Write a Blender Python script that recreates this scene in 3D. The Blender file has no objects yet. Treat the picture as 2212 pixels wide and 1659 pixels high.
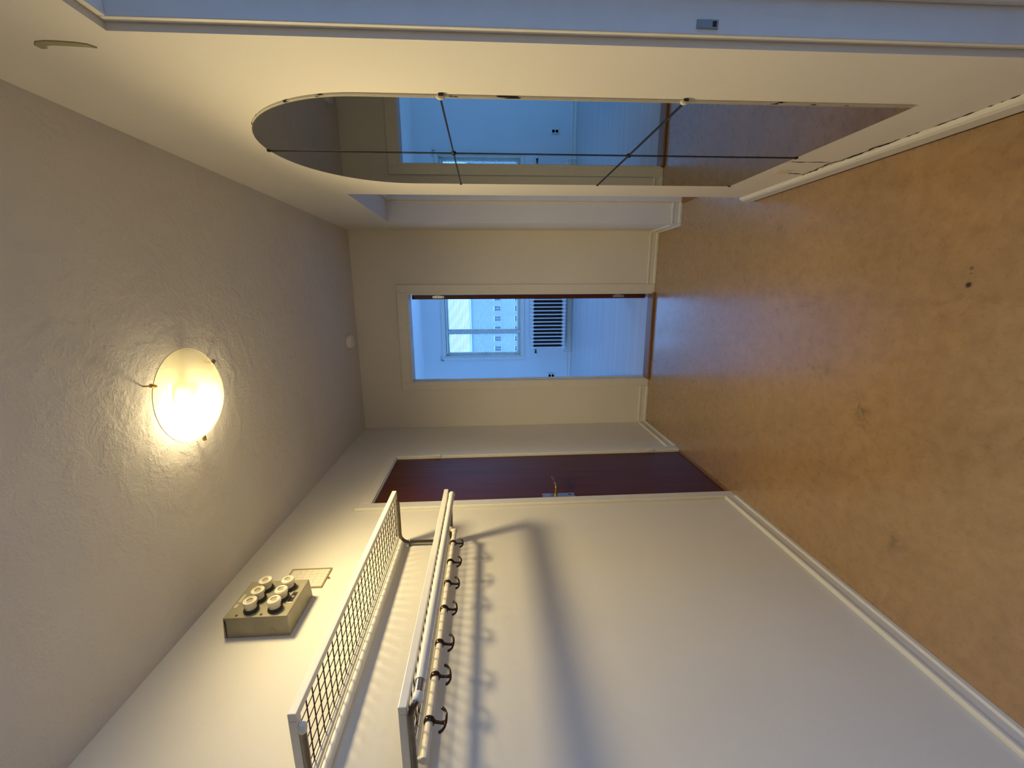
import bpy, bmesh, math, random
from math import sin, cos, pi, radians
from mathutils import Vector, Matrix
random.seed(4)
sc = bpy.context.scene
COL = sc.collection

# ------------------------------------------------------------------ camera
# the photograph lies on its side: image-left is up in the room
CAM = Vector((1.173, 0.0, 1.418))
YAW, PITCH, ROLL, FPX = radians(12.89), radians(3.29), radians(1.05), 885.5
fwd = Vector((-sin(YAW) * cos(PITCH), cos(YAW) * cos(PITCH), -sin(PITCH)))
rgt = Vector((cos(YAW), sin(YAW), 0))
dwn = fwd.cross(rgt)
r2 = rgt * cos(ROLL) + dwn * sin(ROLL)
d2 = dwn * cos(ROLL) - rgt * sin(ROLL)
cd = bpy.data.cameras.new('camera')
cd.sensor_fit = 'HORIZONTAL'; cd.sensor_width = 36.0
cd.lens = FPX / 2212 * 36.0; cd.clip_start = 0.02; cd.clip_end = 500
cam = bpy.data.objects.new('camera', cd); COL.objects.link(cam)
m = Matrix.Identity(4)
for i in range(3):
    m[i][0] = d2[i]; m[i][1] = r2[i]; m[i][2] = -fwd[i]; m[i][3] = CAM[i]
cam.matrix_world = m
sc.camera = cam

# ------------------------------------------------------------------ light
SKY = (0.185, 0.44, 1.0)
SKY_STRENGTH = 5.8
BULB_STRENGTH = 115.0
BOWL_WATTS = 70.0
w = bpy.data.worlds.new('sky'); sc.world = w; w.use_nodes = True
w.node_tree.nodes['Background'].inputs['Color'].default_value = (*SKY, 1)
w.node_tree.nodes['Background'].inputs['Strength'].default_value = SKY_STRENGTH

def portal(name, loc, rot, sx, sy):
    l = bpy.data.lights.new(name, 'AREA'); l.shape = 'RECTANGLE'; l.size = sx; l.size_y = sy
    l.cycles.is_portal = True
    o = bpy.data.objects.new(name, l); o.location = loc; o.rotation_euler = rot; COL.objects.link(o)

vs = sc.view_settings
vs.view_transform = 'Standard'; vs.look = 'None'; vs.gamma = 1.0
vs.use_curve_mapping = False; vs.exposure = 0.0
sc.cycles.max_bounces = 6; sc.cycles.diffuse_bounces = 3

# ------------------------------------------------------------------ materials
def mat(name, col, rough=0.6, metal=0.0, var=0.0, vscale=6.0, bump=0.0, bscale=40.0, spec=0.5, detail=4.0):
    M = bpy.data.materials.new(name); M.use_nodes = True
    nt = M.node_tree; b = nt.nodes['Principled BSDF']
    b.inputs['Base Color'].default_value = (*col, 1)
    b.inputs['Roughness'].default_value = rough
    b.inputs['Metallic'].default_value = metal
    b.inputs['Specular IOR Level'].default_value = spec
    tc = nt.nodes.new('ShaderNodeTexCoord')
    if var:
        n = nt.nodes.new('ShaderNodeTexNoise'); n.inputs['Scale'].default_value = vscale; n.inputs['Detail'].default_value = detail
        nt.links.new(tc.outputs['Object'], n.inputs['Vector'])
        r = nt.nodes.new('ShaderNodeValToRGB')
        r.color_ramp.elements[0].position = 0.3; r.color_ramp.elements[1].position = 0.7
        r.color_ramp.elements[0].color = (*[c * (1 - var) for c in col], 1)
        r.color_ramp.elements[1].color = (*[min(1, c * (1 + var * .6)) for c in col], 1)
        nt.links.new(n.outputs['Fac'], r.inputs['Fac']); nt.links.new(r.outputs['Color'], b.inputs['Base Color'])
    if bump:
        n2 = nt.nodes.new('ShaderNodeTexNoise'); n2.inputs['Scale'].default_value = bscale; n2.inputs['Detail'].default_value = 5
        nt.links.new(tc.outputs['Object'], n2.inputs['Vector'])
        bp = nt.nodes.new('ShaderNodeBump'); bp.inputs['Strength'].default_value = bump; bp.inputs['Distance'].default_value = 0.01
        nt.links.new(n2.outputs['Fac'], bp.inputs['Height']); nt.links.new(bp.outputs['Normal'], b.inputs['Normal'])
    return M

def ceiling_mat():
    M = mat('plaster_ceiling', (.72, .69, .66), .85, var=.04, vscale=3, spec=.2)
    nt = M.node_tree; b = nt.nodes['Principled BSDF']; tc = nt.nodes['Texture Coordinate']
    h = []
    for s, d in ((14, 3), (95, 6), (260, 3)):
        n = nt.nodes.new('ShaderNodeTexNoise'); n.inputs['Scale'].default_value = s; n.inputs['Detail'].default_value = d
        n.inputs['Distortion'].default_value = .6
        nt.links.new(tc.outputs['Object'], n.inputs['Vector']); h.append(n)
    # rough trowelled patches: fine grain only where the coarse noise is high
    r = nt.nodes.new('ShaderNodeMapRange'); r.inputs['From Min'].default_value = .36; r.inputs['From Max'].default_value = .60
    nt.links.new(h[0].outputs['Fac'], r.inputs['Value'])
    mu = nt.nodes.new('ShaderNodeMath'); mu.operation = 'MULTIPLY'
    nt.links.new(r.outputs['Result'], mu.inputs[0]); nt.links.new(h[1].outputs['Fac'], mu.inputs[1])
    ad = nt.nodes.new('ShaderNodeMath'); ad.operation = 'MULTIPLY_ADD'; ad.inputs[1].default_value = .25
    nt.links.new(h[2].outputs['Fac'], ad.inputs[0]); nt.links.new(mu.outputs[0], ad.inputs[2])
    ad2 = nt.nodes.new('ShaderNodeMath'); ad2.operation = 'MULTIPLY_ADD'; ad2.inputs[1].default_value = .2
    nt.links.new(h[0].outputs['Fac'], ad2.inputs[0]); nt.links.new(ad.outputs[0], ad2.inputs[2])
    bp = nt.nodes.new('ShaderNodeBump'); bp.inputs['Strength'].default_value = .5; bp.inputs['Distance'].default_value = .006
    nt.links.new(ad2.outputs[0], bp.inputs['Height']); nt.links.new(bp.outputs['Normal'], b.inputs['Normal'])
    return M

# (x, y, half length, half width, direction) of the larger scuffs
SCUFFS = [(.31, 1.205, .10, .045, 53), (.834, 1.64, .10, .03, 86), (1.11, 1.76, .09, .04, 110), (1.22, 1.91, .06, .03, 70), (.714, 1.42, .10, .05, 20), (1.45, 2.0, .07, .03, 60)]
def lino_mat():
    M = bpy.data.materials.new('marbled_linoleum'); M.use_nodes = True
    nt = M.node_tree; b = nt.nodes['Principled BSDF']
    tc = nt.nodes.new('ShaderNodeTexCoord')
    def noise(s, d, dist=0.0, scale=(1, 1, 1)):
        mp = nt.nodes.new('ShaderNodeMapping'); mp.inputs['Scale'].default_value = scale
        nt.links.new(tc.outputs['Object'], mp.inputs['Vector'])
        n = nt.nodes.new('ShaderNodeTexNoise'); n.inputs['Scale'].default_value = s; n.inputs['Detail'].default_value = d
        n.inputs['Distortion'].default_value = dist; n.inputs['Roughness'].default_value = .65
        nt.links.new(mp.outputs['Vector'], n.inputs['Vector']); return n
    def ramp(n, stops):
        r = nt.nodes.new('ShaderNodeValToRGB')
        while len(r.color_ramp.elements) < len(stops): r.color_ramp.elements.new(.5)
        for e, (p, c) in zip(r.color_ramp.elements, stops): e.position = p; e.color = (*c, 1)
        nt.links.new(n.outputs['Fac'], r.inputs['Fac']); return r
    base = ramp(noise(22, 9, .6), [(.3, (.335, .200, .087)), (.5, (.40, .245, .110)), (.72, (.45, .285, .138))])
    veins = ramp(noise(7, 10, 1.1, (1.5, .8, 1)), [(.62, (1, 1, 1)), (.70, (.82, .79, .76)), (.80, (.62, .57, .52))])
    big = ramp(noise(1.6, 3, .3), [(.35, (.9, .9, .92)), (.65, (1.06, 1.04, 1.0))])
    def mul(a, c):
        mx = nt.nodes.new('ShaderNodeMix'); mx.data_type = 'RGBA'; mx.blend_type = 'MULTIPLY'; mx.inputs['Factor'].default_value = 1
        nt.links.new(a, mx.inputs['A']); nt.links.new(c, mx.inputs['B']); return mx.outputs['Result']
    c = mul(mul(base.outputs['Color'], veins.outputs['Color']), big.outputs['Color'])
    # three small burn / ink spots
    for (x, y, rr) in ((1.182, 1.160, .0075), (1.230, 1.162, .005), (1.214, 1.160, .0028)):
        vm = nt.nodes.new('ShaderNodeVectorMath'); vm.operation = 'DISTANCE'; vm.inputs[1].default_value = (x, y, 0)
        nt.links.new(tc.outputs['Object'], vm.inputs[0])
        mr = nt.nodes.new('ShaderNodeMapRange'); mr.inputs['From Min'].default_value = rr * .6; mr.inputs['From Max'].default_value = rr * 1.5
        mr.inputs['To Min'].default_value = .06 if rr > .006 else .45
        nt.links.new(vm.outputs['Value'], mr.inputs['Value'])
        cc = nt.nodes.new('ShaderNodeCombineColor')
        for k in ('Red', 'Green', 'Blue'): nt.links.new(mr.outputs['Result'], cc.inputs[k])
        c = mul(c, cc.outputs['Color'])
    # wispy dark scuffs: stretched noise inside soft ellipses
    def mnode(op, a, v):
        n_ = nt.nodes.new('ShaderNodeMath'); n_.operation = op; n_.use_clamp = True
        nt.links.new(a, n_.inputs[0])
        if isinstance(v, (int, float)): n_.inputs[1].default_value = v
        else: nt.links.new(v, n_.inputs[1])
        return n_.outputs[0]
    sn = noise(26, 8, 1.5)
    grain = mnode('MULTIPLY', mnode('SUBTRACT', sn.outputs['Fac'], .45), 6.0)
    for (x, y, ln, wd, ang) in SCUFFS:
        mp = nt.nodes.new('ShaderNodeMapping'); mp.vector_type = 'TEXTURE'
        mp.inputs['Location'].default_value = (x, y, 0); mp.inputs['Rotation'].default_value = (0, 0, radians(ang)); mp.inputs['Scale'].default_value = (ln, wd, 1)
        nt.links.new(tc.outputs['Object'], mp.inputs['Vector'])
        ln_ = nt.nodes.new('ShaderNodeVectorMath'); ln_.operation = 'LENGTH'; nt.links.new(mp.outputs['Vector'], ln_.inputs[0])
        fall = nt.nodes.new('ShaderNodeMapRange'); fall.inputs['From Min'].default_value = .2; fall.inputs['From Max'].default_value = 1.0
        fall.inputs['To Min'].default_value = 1; fall.inputs['To Max'].default_value = 0
        nt.links.new(ln_.outputs['Value'], fall.inputs['Value'])
        k = mnode('MULTIPLY', mnode('MULTIPLY', fall.outputs['Result'], grain), .42)
        inv = nt.nodes.new('ShaderNodeMath'); inv.operation = 'SUBTRACT'; inv.inputs[0].default_value = 1; nt.links.new(k, inv.inputs[1])
        cc = nt.nodes.new('ShaderNodeCombineColor')
        for q_ in ('Red', 'Green', 'Blue'): nt.links.new(inv.outputs[0], cc.inputs[q_])
        c = mul(c, cc.outputs['Color'])
    nt.links.new(c, b.inputs['Base Color'])
    rg = ramp(noise(30, 5), [(.3, (.24,) * 3), (.7, (.34,) * 3)])
    nt.links.new(rg.outputs['Color'], b.inputs['Roughness'])
    n = noise(60, 5, .5)
    bp = nt.nodes.new('ShaderNodeBump'); bp.inputs['Strength'].default_value = .06; bp.inputs['Distance'].default_value = .004
    nt.links.new(n.outputs['Fac'], bp.inputs['Height']); nt.links.new(bp.outputs['Normal'], b.inputs['Normal'])
    b.inputs['Specular IOR Level'].default_value = .75
    b.inputs['Coat Weight'].default_value = 1.0; b.inputs['Coat Roughness'].default_value = .2; b.inputs['Coat IOR'].default_value = 1.6
    return M

def wood_mat(name, c0, c1, axis='Z', rough=.4, scale=1.0):
    M = bpy.data.materials.new(name); M.use_nodes = True
    nt = M.node_tree; b = nt.nodes['Principled BSDF']
    tc = nt.nodes.new('ShaderNodeTexCoord'); mp = nt.nodes.new('ShaderNodeMapping')
    s = [55 * scale] * 3; s['XYZ'.index(axis)] = 1.6 * scale
    mp.inputs['Scale'].default_value = s
    n = nt.nodes.new('ShaderNodeTexNoise'); n.inputs['Scale'].default_value = 1; n.inputs['Detail'].default_value = 6; n.inputs['Distortion'].default_value = .4
    nt.links.new(tc.outputs['Object'], mp.inputs['Vector']); nt.links.new(mp.outputs['Vector'], n.inputs['Vector'])
    r = nt.nodes.new('ShaderNodeValToRGB'); r.color_ramp.elements[0].position = .3; r.color_ramp.elements[1].position = .72
    r.color_ramp.elements[0].color = (*c0, 1); r.color_ramp.elements[1].color = (*c1, 1)
    nt.links.new(n.outputs['Fac'], r.inputs['Fac']); nt.links.new(r.outputs['Color'], b.inputs['Base Color'])
    b.inputs['Roughness'].default_value = rough
    return M

def shade_mat():
    M = bpy.data.materials.new('frosted_glass'); M.use_nodes = True
    nt = M.node_tree; nt.nodes.clear()
    o = nt.nodes.new('ShaderNodeOutputMaterial')
    tl = nt.nodes.new('ShaderNodeBsdfTranslucent'); tl.inputs['Color'].default_value = (.95, .90, .60, 1)
    tr = nt.nodes.new('ShaderNodeBsdfTransparent'); tr.inputs['Color'].default_value = (1, .97, .88, 1)
    gl = nt.nodes.new('ShaderNodeBsdfGlossy'); gl.inputs['Roughness'].default_value = .25
    m1 = nt.nodes.new('ShaderNodeMixShader'); m1.inputs[0].default_value = .70
    m2 = nt.nodes.new('ShaderNodeMixShader'); m2.inputs[0].default_value = .06
    nt.links.new(tl.outputs[0], m1.inputs[1]); nt.links.new(tr.outputs[0], m1.inputs[2])
    nt.links.new(m1.outputs[0], m2.inputs[1]); nt.links.new(gl.outputs[0], m2.inputs[2])
    nt.links.new(m2.outputs[0], o.inputs[0]); return M

def emis_mat(name, col, s):
    M = bpy.data.materials.new(name); M.use_nodes = True
    nt = M.node_tree; nt.nodes.clear(); o = nt.nodes.new('ShaderNodeOutputMaterial')
    e = nt.nodes.new('ShaderNodeEmission'); e.inputs['Color'].default_value = (*col, 1); e.inputs['Strength'].default_value = s
    nt.links.new(e.outputs[0], o.inputs[0]); return M

def mirror_mat():
    M = bpy.data.materials.new('silvered_mirror'); M.use_nodes = True
    nt = M.node_tree; nt.nodes.clear(); o = nt.nodes.new('ShaderNodeOutputMaterial')
    g = nt.nodes.new('ShaderNodeBsdfGlossy'); g.inputs['Color'].default_value = (.55, .57, .53, 1); g.inputs['Roughness'].default_value = .004
    nt.links.new(g.outputs[0], o.inputs[0]); return M

def pane_mat():
    M = bpy.data.materials.new('window_glass'); M.use_nodes = True
    nt = M.node_tree; nt.nodes.clear(); o = nt.nodes.new('ShaderNodeOutputMaterial')
    t = nt.nodes.new('ShaderNodeBsdfTransparent'); t.inputs['Color'].default_value = (.93, .96, .96, 1)
    g = nt.nodes.new('ShaderNodeBsdfGlossy'); g.inputs['Roughness'].default_value = .02
    mx = nt.nodes.new('ShaderNodeMixShader'); mx.inputs[0].default_value = .05
    nt.links.new(t.outputs[0], mx.inputs[1]); nt.links.new(g.outputs[0], mx.inputs[2]); nt.links.new(mx.outputs[0], o.inputs[0]); return M

def chipped_mat():
    M = mat('chipped_paint_edge', (.74, .69, .58), .7)
    nt = M.node_tree; b = nt.nodes['Principled BSDF']; tc = nt.nodes['Texture Coordinate']
    n = nt.nodes.new('ShaderNodeTexNoise'); n.inputs['Scale'].default_value = 12; n.inputs['Detail'].default_value = 6
    r = nt.nodes.new('ShaderNodeValToRGB'); r.color_ramp.elements[0].position = .60; r.color_ramp.elements[1].position = .63
    r.color_ramp.elements[0].color = (.74, .69, .58, 1); r.color_ramp.elements[1].color = (.02, .02, .03, 1)
    mp = nt.nodes.new('ShaderNodeMapping'); mp.inputs['Scale'].default_value = (5, 5, 1.2)
    nt.links.new(tc.outputs['Object'], mp.inputs['Vector']); nt.links.new(mp.outputs['Vector'], n.inputs['Vector']); nt.links.new(n.outputs['Fac'], r.inputs['Fac'])
    nt.links.new(r.outputs['Color'], b.inputs['Base Color']); return M

def paper_mat():
    # printed table on a yellowed card: thin ruled lines and smudged entries
    M = mat('printed_card', (.78, .74, .62), .6)
    nt = M.node_tree; b = nt.nodes['Principled BSDF']; tc = nt.nodes['Texture Coordinate']
    def mth(op, a, v=None, v2=None):
        n = nt.nodes.new('ShaderNodeMath'); n.operation = op
        nt.links.new(a, n.inputs[0])
        if v is not None:
            if hasattr(v, 'default_value') and not isinstance(v, float): nt.links.new(v, n.inputs[1])
            else: n.inputs[1].default_value = v
        return n.outputs[0]
    sp = nt.nodes.new('ShaderNodeSeparateXYZ'); nt.links.new(tc.outputs['Object'], sp.inputs[0])
    ly = mth('LESS_THAN', mth('FRACT', mth('MULTIPLY', sp.outputs['Y'], 55.0)), .07)
    lz = mth('LESS_THAN', mth('FRACT', mth('MULTIPLY', sp.outputs['Z'], 38.0)), .06)
    n = nt.nodes.new('ShaderNodeTexNoise'); n.inputs['Scale'].default_value = 160
    nt.links.new(tc.outputs['Object'], n.inputs['Vector'])
    ink = mth('GREATER_THAN', n.outputs['Fac'], .66)
    mx = mth('MAXIMUM', mth('MAXIMUM', ly, lz), ink)
    mix = nt.nodes.new('ShaderNodeMix'); mix.data_type = 'RGBA'
    mix.inputs['A'].default_value = (.80, .76, .62, 1); mix.inputs['B'].default_value = (.60, .53, .40, 1)
    nt.links.new(mx, mix.inputs['Factor']); nt.links.new(mix.outputs['Result'], b.inputs['Base Color']); return M

M = {}
M['wall'] = mat('cream_wall_paint', (.80, .77, .70), .75, var=.025, vscale=3, bump=.05, bscale=90, spec=.25)
M['wall_far'] = mat('white_wall_paint', (.80, .80, .80), .75, var=.02, vscale=3, bump=.04, bscale=80, spec=.2)
M['ceil'] = ceiling_mat()
M['ceil_far'] = mat('white_ceiling_paint', (.84, .84, .84), .85, spec=.2)
M['lino'] = lino_mat()
M['floor_far'] = wood_mat('pale_grey_floor', (.50, .46, .47), (.60, .55, .55), 'X', .32, .25)
M['trim'] = mat('white_gloss_trim', (.80, .78, .71), .38, var=.03, vscale=20, bump=.04, bscale=50)
M['mahogany'] = wood_mat('mahogany_veneer', (.062, .013, .007), (.118, .027, .014), 'Z', .36)
M['mahogany'].node_tree.nodes['Principled BSDF'].inputs['Specular IOR Level'].default_value = .28
M['thresh'] = wood_mat('oak_threshold', (.20, .085, .025), (.33, .15, .05), 'X', .35)
M['thresh_y'] = wood_mat('oak_threshold_cross', (.20, .085, .025), (.33, .15, .05), 'Y', .35)
M['white'] = mat('white_enamel', (.82, .79, .73), .35, var=.03, vscale=30)
M['rail'] = mat('aged_white_wrap', (.80, .75, .64), .45, var=.08, vscale=60)
M['steel'] = mat('dull_steel_tube', (.16, .135, .10), .26, metal=1.0, var=.25, vscale=40)
M['chrome'] = mat('blued_chrome', (.42, .45, .52), .15, metal=1.0)
M['bronze'] = mat('dark_bronze', (.055, .032, .022), .22, metal=.6, var=.3, vscale=60)
M['wire'] = mat('dark_wire', (.035, .026, .018), .45, metal=.3)
M['box'] = mat('grey_olive_enamel', (.32, .29, .20), .42, var=.12, vscale=18, bump=.03, bscale=60)
M['porcelain'] = mat('cream_porcelain', (.80, .74, .60), .22, var=.05, vscale=40)
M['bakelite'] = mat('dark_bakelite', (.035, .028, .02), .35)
M['fusehole'] = mat('fuse_window', (.40, .34, .23), .3)
M['paper'] = paper_mat()
M['sticker'] = mat('worn_sticker', (.62, .57, .42), .7, var=.2, vscale=120)
M['frame_brown'] = mat('thin_brown_frame', (.38, .29, .18), .5)
M['shade'] = shade_mat()
M['bulb'] = emis_mat('incandescent_bulb', (1.0, .80, .43), BULB_STRENGTH)
M['brass'] = mat('brass', (.55, .38, .16), .3, metal=1.0)
M['plate'] = mat('brushed_plate', (.45, .48, .52), .3, metal=.9)
M['dullplate'] = mat('dull_grey_plate', (.30, .31, .31), .5, metal=.5)
M['grip'] = mat('brown_bakelite_grip', (.10, .03, .02), .3)
M['mirror'] = mirror_mat()
M['chip'] = chipped_mat()
M['black'] = mat('black_lead', (.012, .012, .014), .5)
M['dark'] = mat('dark_gap', (.03, .02, .012), .9)
M['blob'] = mat('painted_over_clip', (.72, .68, .62), .6, var=.15, vscale=200)
M['pane'] = pane_mat()
M['olive'] = mat('olive_mark', (.36, .33, .20), .8, var=.08, vscale=40)
M['flake'] = mat('peeling_paint', (.74, .64, .50), .7, var=.08, vscale=80)
M['slat'] = mat('blind_slat_white', (.78, .80, .80), .4)
M['rad'] = mat('radiator_enamel', (.80, .80, .80), .4)
M['facade'] = mat('pale_render_facade', (.42, .46, .50), .9, var=.06, vscale=.4)
M['farpane'] = mat('dark_far_pane', (.04, .05, .06), .2)
M['farframe'] = mat('white_far_frame', (.8, .8, .8), .5)
M['ground'] = mat('asphalt_ground', (.16, .17, .17), .9, var=.2, vscale=.3)
M['leaf'] = mat('tree_leaf', (.10, .16, .05), .7, var=.3, vscale=3)
M['bark'] = mat('tree_bark', (.10, .08, .06), .9, var=.3, vscale=10)

# ------------------------------------------------------------------ mesh helpers
def bx(bm, x0, x1, y0, y1, z0, z1):
    v = [bm.verts.new((x, y, z)) for x in (x0, x1) for y in (y0, y1) for z in (z0, z1)]
    for f in ((0, 1, 3, 2), (4, 6, 7, 5), (0, 4, 5, 1), (2, 3, 7, 6), (0, 2, 6, 4), (1, 5, 7, 3)):
        bm.faces.new([v[i] for i in f])

def tube(bm, pts, r, seg=10, caps=True):
    pts = [Vector(p) for p in pts]; n = len(pts)
    rs = r if isinstance(r, (list, tuple)) else [r] * n
    t = []
    for i in range(n):
        a = pts[max(i - 1, 0)]; b = pts[min(i + 1, n - 1)]; t.append((b - a).normalized())
    up = Vector((0, 0, 1)) if abs(t[0].z) < .9 else Vector((1, 0, 0))
    u = t[0].cross(up).normalized(); rings = []
    for i in range(n):
        u = (u - t[i] * u.dot(t[i])).normalized(); v = t[i].cross(u)
        rings.append([bm.verts.new(pts[i] + (u * cos(2 * pi * k / seg) + v * sin(2 * pi * k / seg)) * rs[i]) for k in range(seg)])
    for a, b in zip(rings, rings[1:]):
        for k in range(seg): bm.faces.new((a[k], a[(k + 1) % seg], b[(k + 1) % seg], b[k]))
    if caps:
        bm.faces.new(list(reversed(rings[0]))); bm.faces.new(rings[-1])

def lathe(bm, prof, o, axis='Z', seg=28, close=True):
    o = Vector(o)
    A = {'Z': (Vector((1, 0, 0)), Vector((0, 1, 0)), Vector((0, 0, 1))),
         'X': (Vector((0, 1, 0)), Vector((0, 0, 1)), Vector((1, 0, 0))),
         'Y': (Vector((0, 0, 1)), Vector((1, 0, 0)), Vector((0, 1, 0)))}[axis]
    rings = []
    for r, h in prof:
        if r < 1e-6: rings.append([bm.verts.new(o + A[2] * h)])
        else: rings.append([bm.verts.new(o + A[2] * h + (A[0] * cos(2 * pi * k / seg) + A[1] * sin(2 * pi * k / seg)) * r) for k in range(seg)])
    for a, b in zip(rings, rings[1:]):
        for k in range(seg):
            k2 = (k + 1) % seg
            if len(a) == 1 and len(b) == 1: continue
            if len(a) == 1: bm.faces.new((a[0], b[k2], b[k]))
            elif len(b) == 1: bm.faces.new((a[k], a[k2], b[0]))
            else: bm.faces.new((a[k], a[k2], b[k2], b[k]))
    if close:
        if len(rings[0]) > 1: bm.faces.new(list(reversed(rings[0])))
        if len(rings[-1]) > 1: bm.faces.new(rings[-1])

def extrude(bm, poly, fn, a, b):
    """poly of 2-D points, fn(p, t) -> 3-D point, swept from t=a to t=b"""
    A = [bm.verts.new(fn(p, a)) for p in poly]; B = [bm.verts.new(fn(p, b)) for p in poly]
    n = len(poly)
    for i in range(n): bm.faces.new((A[i], A[(i + 1) % n], B[(i + 1) % n], B[i]))
    bm.faces.new(list(reversed(A))); bm.faces.new(B)

def arc(c, r, a0, a1, n):
    return [(c[0] + r * cos(a0 + (a1 - a0) * i / n), c[1] + r * sin(a0 + (a1 - a0) * i / n)) for i in range(n + 1)]

def obj(name, bm, material, parent=None, smooth=False, bevel=0.0, kind=None):
    bmesh.ops.recalc_face_normals(bm, faces=bm.faces[:])
    me = bpy.data.meshes.new(name); bm.to_mesh(me); bm.free()
    me.materials.append(material)
    if smooth:
        me.polygons.foreach_set('use_smooth', [True] * len(me.polygons))
        try: me.set_sharp_from_angle(angle=radians(40))
        except Exception: pass
    o = bpy.data.objects.new(name, me); COL.objects.link(o)
    if bevel:
        md = o.modifiers.new('bevel', 'BEVEL'); md.width = bevel; md.segments = 2; md.limit_method = 'ANGLE'
    if parent is not None:
        o.parent = parent
        if parent.type == 'EMPTY': o.matrix_parent_inverse = Matrix.Translation(parent.location).inverted()
    if kind: o['kind'] = kind
    return o

def B(*boxes):
    bm = bmesh.new()
    for b in boxes: bx(bm, *b)
    return bm

def thing(name, label, cat, loc, kind=None, group=None):
    o = bpy.data.objects.new(name, None); COL.objects.link(o); o.location = loc
    o.empty_display_size = .05
    o['label'] = label; o['category'] = cat
    if kind: o['kind'] = kind
    if group: o['group'] = group
    return o

def tag(o, label, cat, kind=None, group=None):
    o['label'] = label; o['category'] = cat
    if kind: o['kind'] = kind
    if group: o['group'] = group
    return o

def struct(name, bm, material, label, cat, **k):
    return tag(obj(name, bm, material, **k), label, cat, 'structure')

# ------------------------------------------------------------------ the shell
W, D, H = 1.642, 3.486, 2.5
WT = 1.842            # outer face of the right wall
RY0, RY1, RZ = 2.235, 3.10, 2.10      # recess in the right wall
NY0, NY1, NZ = 0.02, .922, 2.107      # doorway beside the camera
ED0, ED1, EZ = .385, 1.162, 2.085     # hole in the end wall
LD0, LD1, LZ = 2.135, 2.808, 2.092    # hole in the left wall
FD = 6.93                             # far wall of the blue room
FX0, FX1 = -2.6, 1.9

struct('floor', B((-.15, 1.86, -1.0, 3.49, -.1, 0)), M['lino'], 'brown marbled linoleum floor of the hallway', 'floor')
struct('ceiling', B((-.15, WT, -1.0, 3.606, H, H + .1)), M['ceil'], 'rough plastered hallway ceiling around the lamp', 'ceiling')
struct('wall_left', B((-.12, 0, -1.0, LD0, 0, H), (-.12, 0, LD1, 3.606, 0, H), (-.12, 0, LD0, LD1, LZ, H)), M['wall'],
       'cream hallway wall carrying the coat rack and fuse box', 'wall')
wall_right = struct('wall_right', B((W, WT, -1.0, NY0, 0, H), (W, WT, NY0, NY1, NZ, H), (W, WT, NY1, RY0, 0, H), (W, WT, RY0, RY1, RZ, H), (W, WT, RY1, 3.606, 0, H)),
       M['wall'], 'cream hallway wall carrying the arched mirror', 'wall')
struct('wall_end', B((0, ED0, D, 3.606, 0, H), (ED1, W, D, 3.606, 0, H), (ED0, ED1, D, 3.606, EZ, H)), M['wall'],
       'cream hallway end wall around the open doorway', 'wall')
struct('wall_rear', B((-.12, WT, -1.12, -1.0, 0, H)), M['wall'], 'cream hallway wall behind the viewer', 'wall')

# blue daylit room beyond the end door
struct('floor_far', B((FX0, FX1, 3.49, FD, -.1, 0)), M['floor_far'], 'pale grey floor of the daylit room', 'floor')
struct('ceiling_far', B((FX0, FX1, 3.606, FD, H, H + .1)), M['ceil_far'], 'white ceiling of the daylit room', 'ceiling')
WX0, WX1, WZ0, WZ1 = .03, 1.58, .80, 2.178
struct('wall_far', B((FX0, WX0 + .03, FD, FD + .25, 0, H), (WX1 - .03, FX1, FD, FD + .25, 0, H), (WX0 + .03, WX1 - .03, FD, FD + .25, 0, WZ0 + .03), (WX0 + .03, WX1 - .03, FD, FD + .25, WZ1 - .03, H)),
       M['wall_far'], 'white far wall of the daylit room with window and radiator', 'wall')
struct('wall_far_left', B((FX0 - .2, FX0, 3.49, 4.0, 0, H), (FX0 - .2, FX0, 6.7, FD + .1, 0, H), (FX0 - .2, FX0, 4.0, 6.7, 0, .35), (FX0 - .2, FX0, 4.0, 6.7, 2.38, H)), M['wall_far'], 'white left wall of the daylit room', 'wall')
S0, S1, SZ0, SZ1 = 4.0, 6.7, .35, 2.38
Q0 = 5.0
struct('wall_far_right', B((FX1, FX1 + .1, 3.49, Q0, 0, H), (FX1, FX1 + .1, S1, FD, 0, H), (FX1, FX1 + .1, Q0, S1, 0, SZ0), (FX1, FX1 + .1, Q0, S1, SZ1, H)), M['wall_far'], 'white right wall of the daylit room', 'wall')
struct('wall_far_near', B((FX0, -.12, 3.49, 3.606, 0, H), (WT, FX1, 3.49, 3.606, 0, H)), M['wall_far'],
       'white near wall of the daylit room beside the doorway', 'wall')

# side rooms seen only by their light
AX, AN, BY = 4.2, 3.4, 4.7
struct('floor_side', B((1.86, AX + .1, -1.6, 3.49, -.1, 0), (FX1, AX + .1, 3.49, BY, -.1, 0)), M['floor_far'], 'pale floor of the two side rooms', 'floor')
struct('ceiling_side', B((WT, AX + .1, -1.6, 3.49, H, H + .1), (FX1, AX + .1, 3.49, BY, H, H + .1)), M['ceil_far'], 'white ceiling of the two side rooms', 'ceiling')
A0, A1, AZ0, AZ1 = .05, 1.75, .3, 2.38
B0, B1, BZ0, BZ1 = 2.03, 3.5, .08, 2.35
struct('wall_side_outer', B((AX, AX + .1, 2.0, BY, 0, H)), M['wall_far'], 'white side wall of the room behind the recess', 'wall')
struct('wall_side_far', B((FX1 + .1, B0, BY, BY + .2, 0, H), (B1, AX + .1, BY, BY + .2, 0, H), (B0, B1, BY, BY + .2, 0, BZ0), (B0, B1, BY, BY + .2, BZ1, H)), M['wall_far'],
       'white window wall of the room behind the recess', 'wall')
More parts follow.
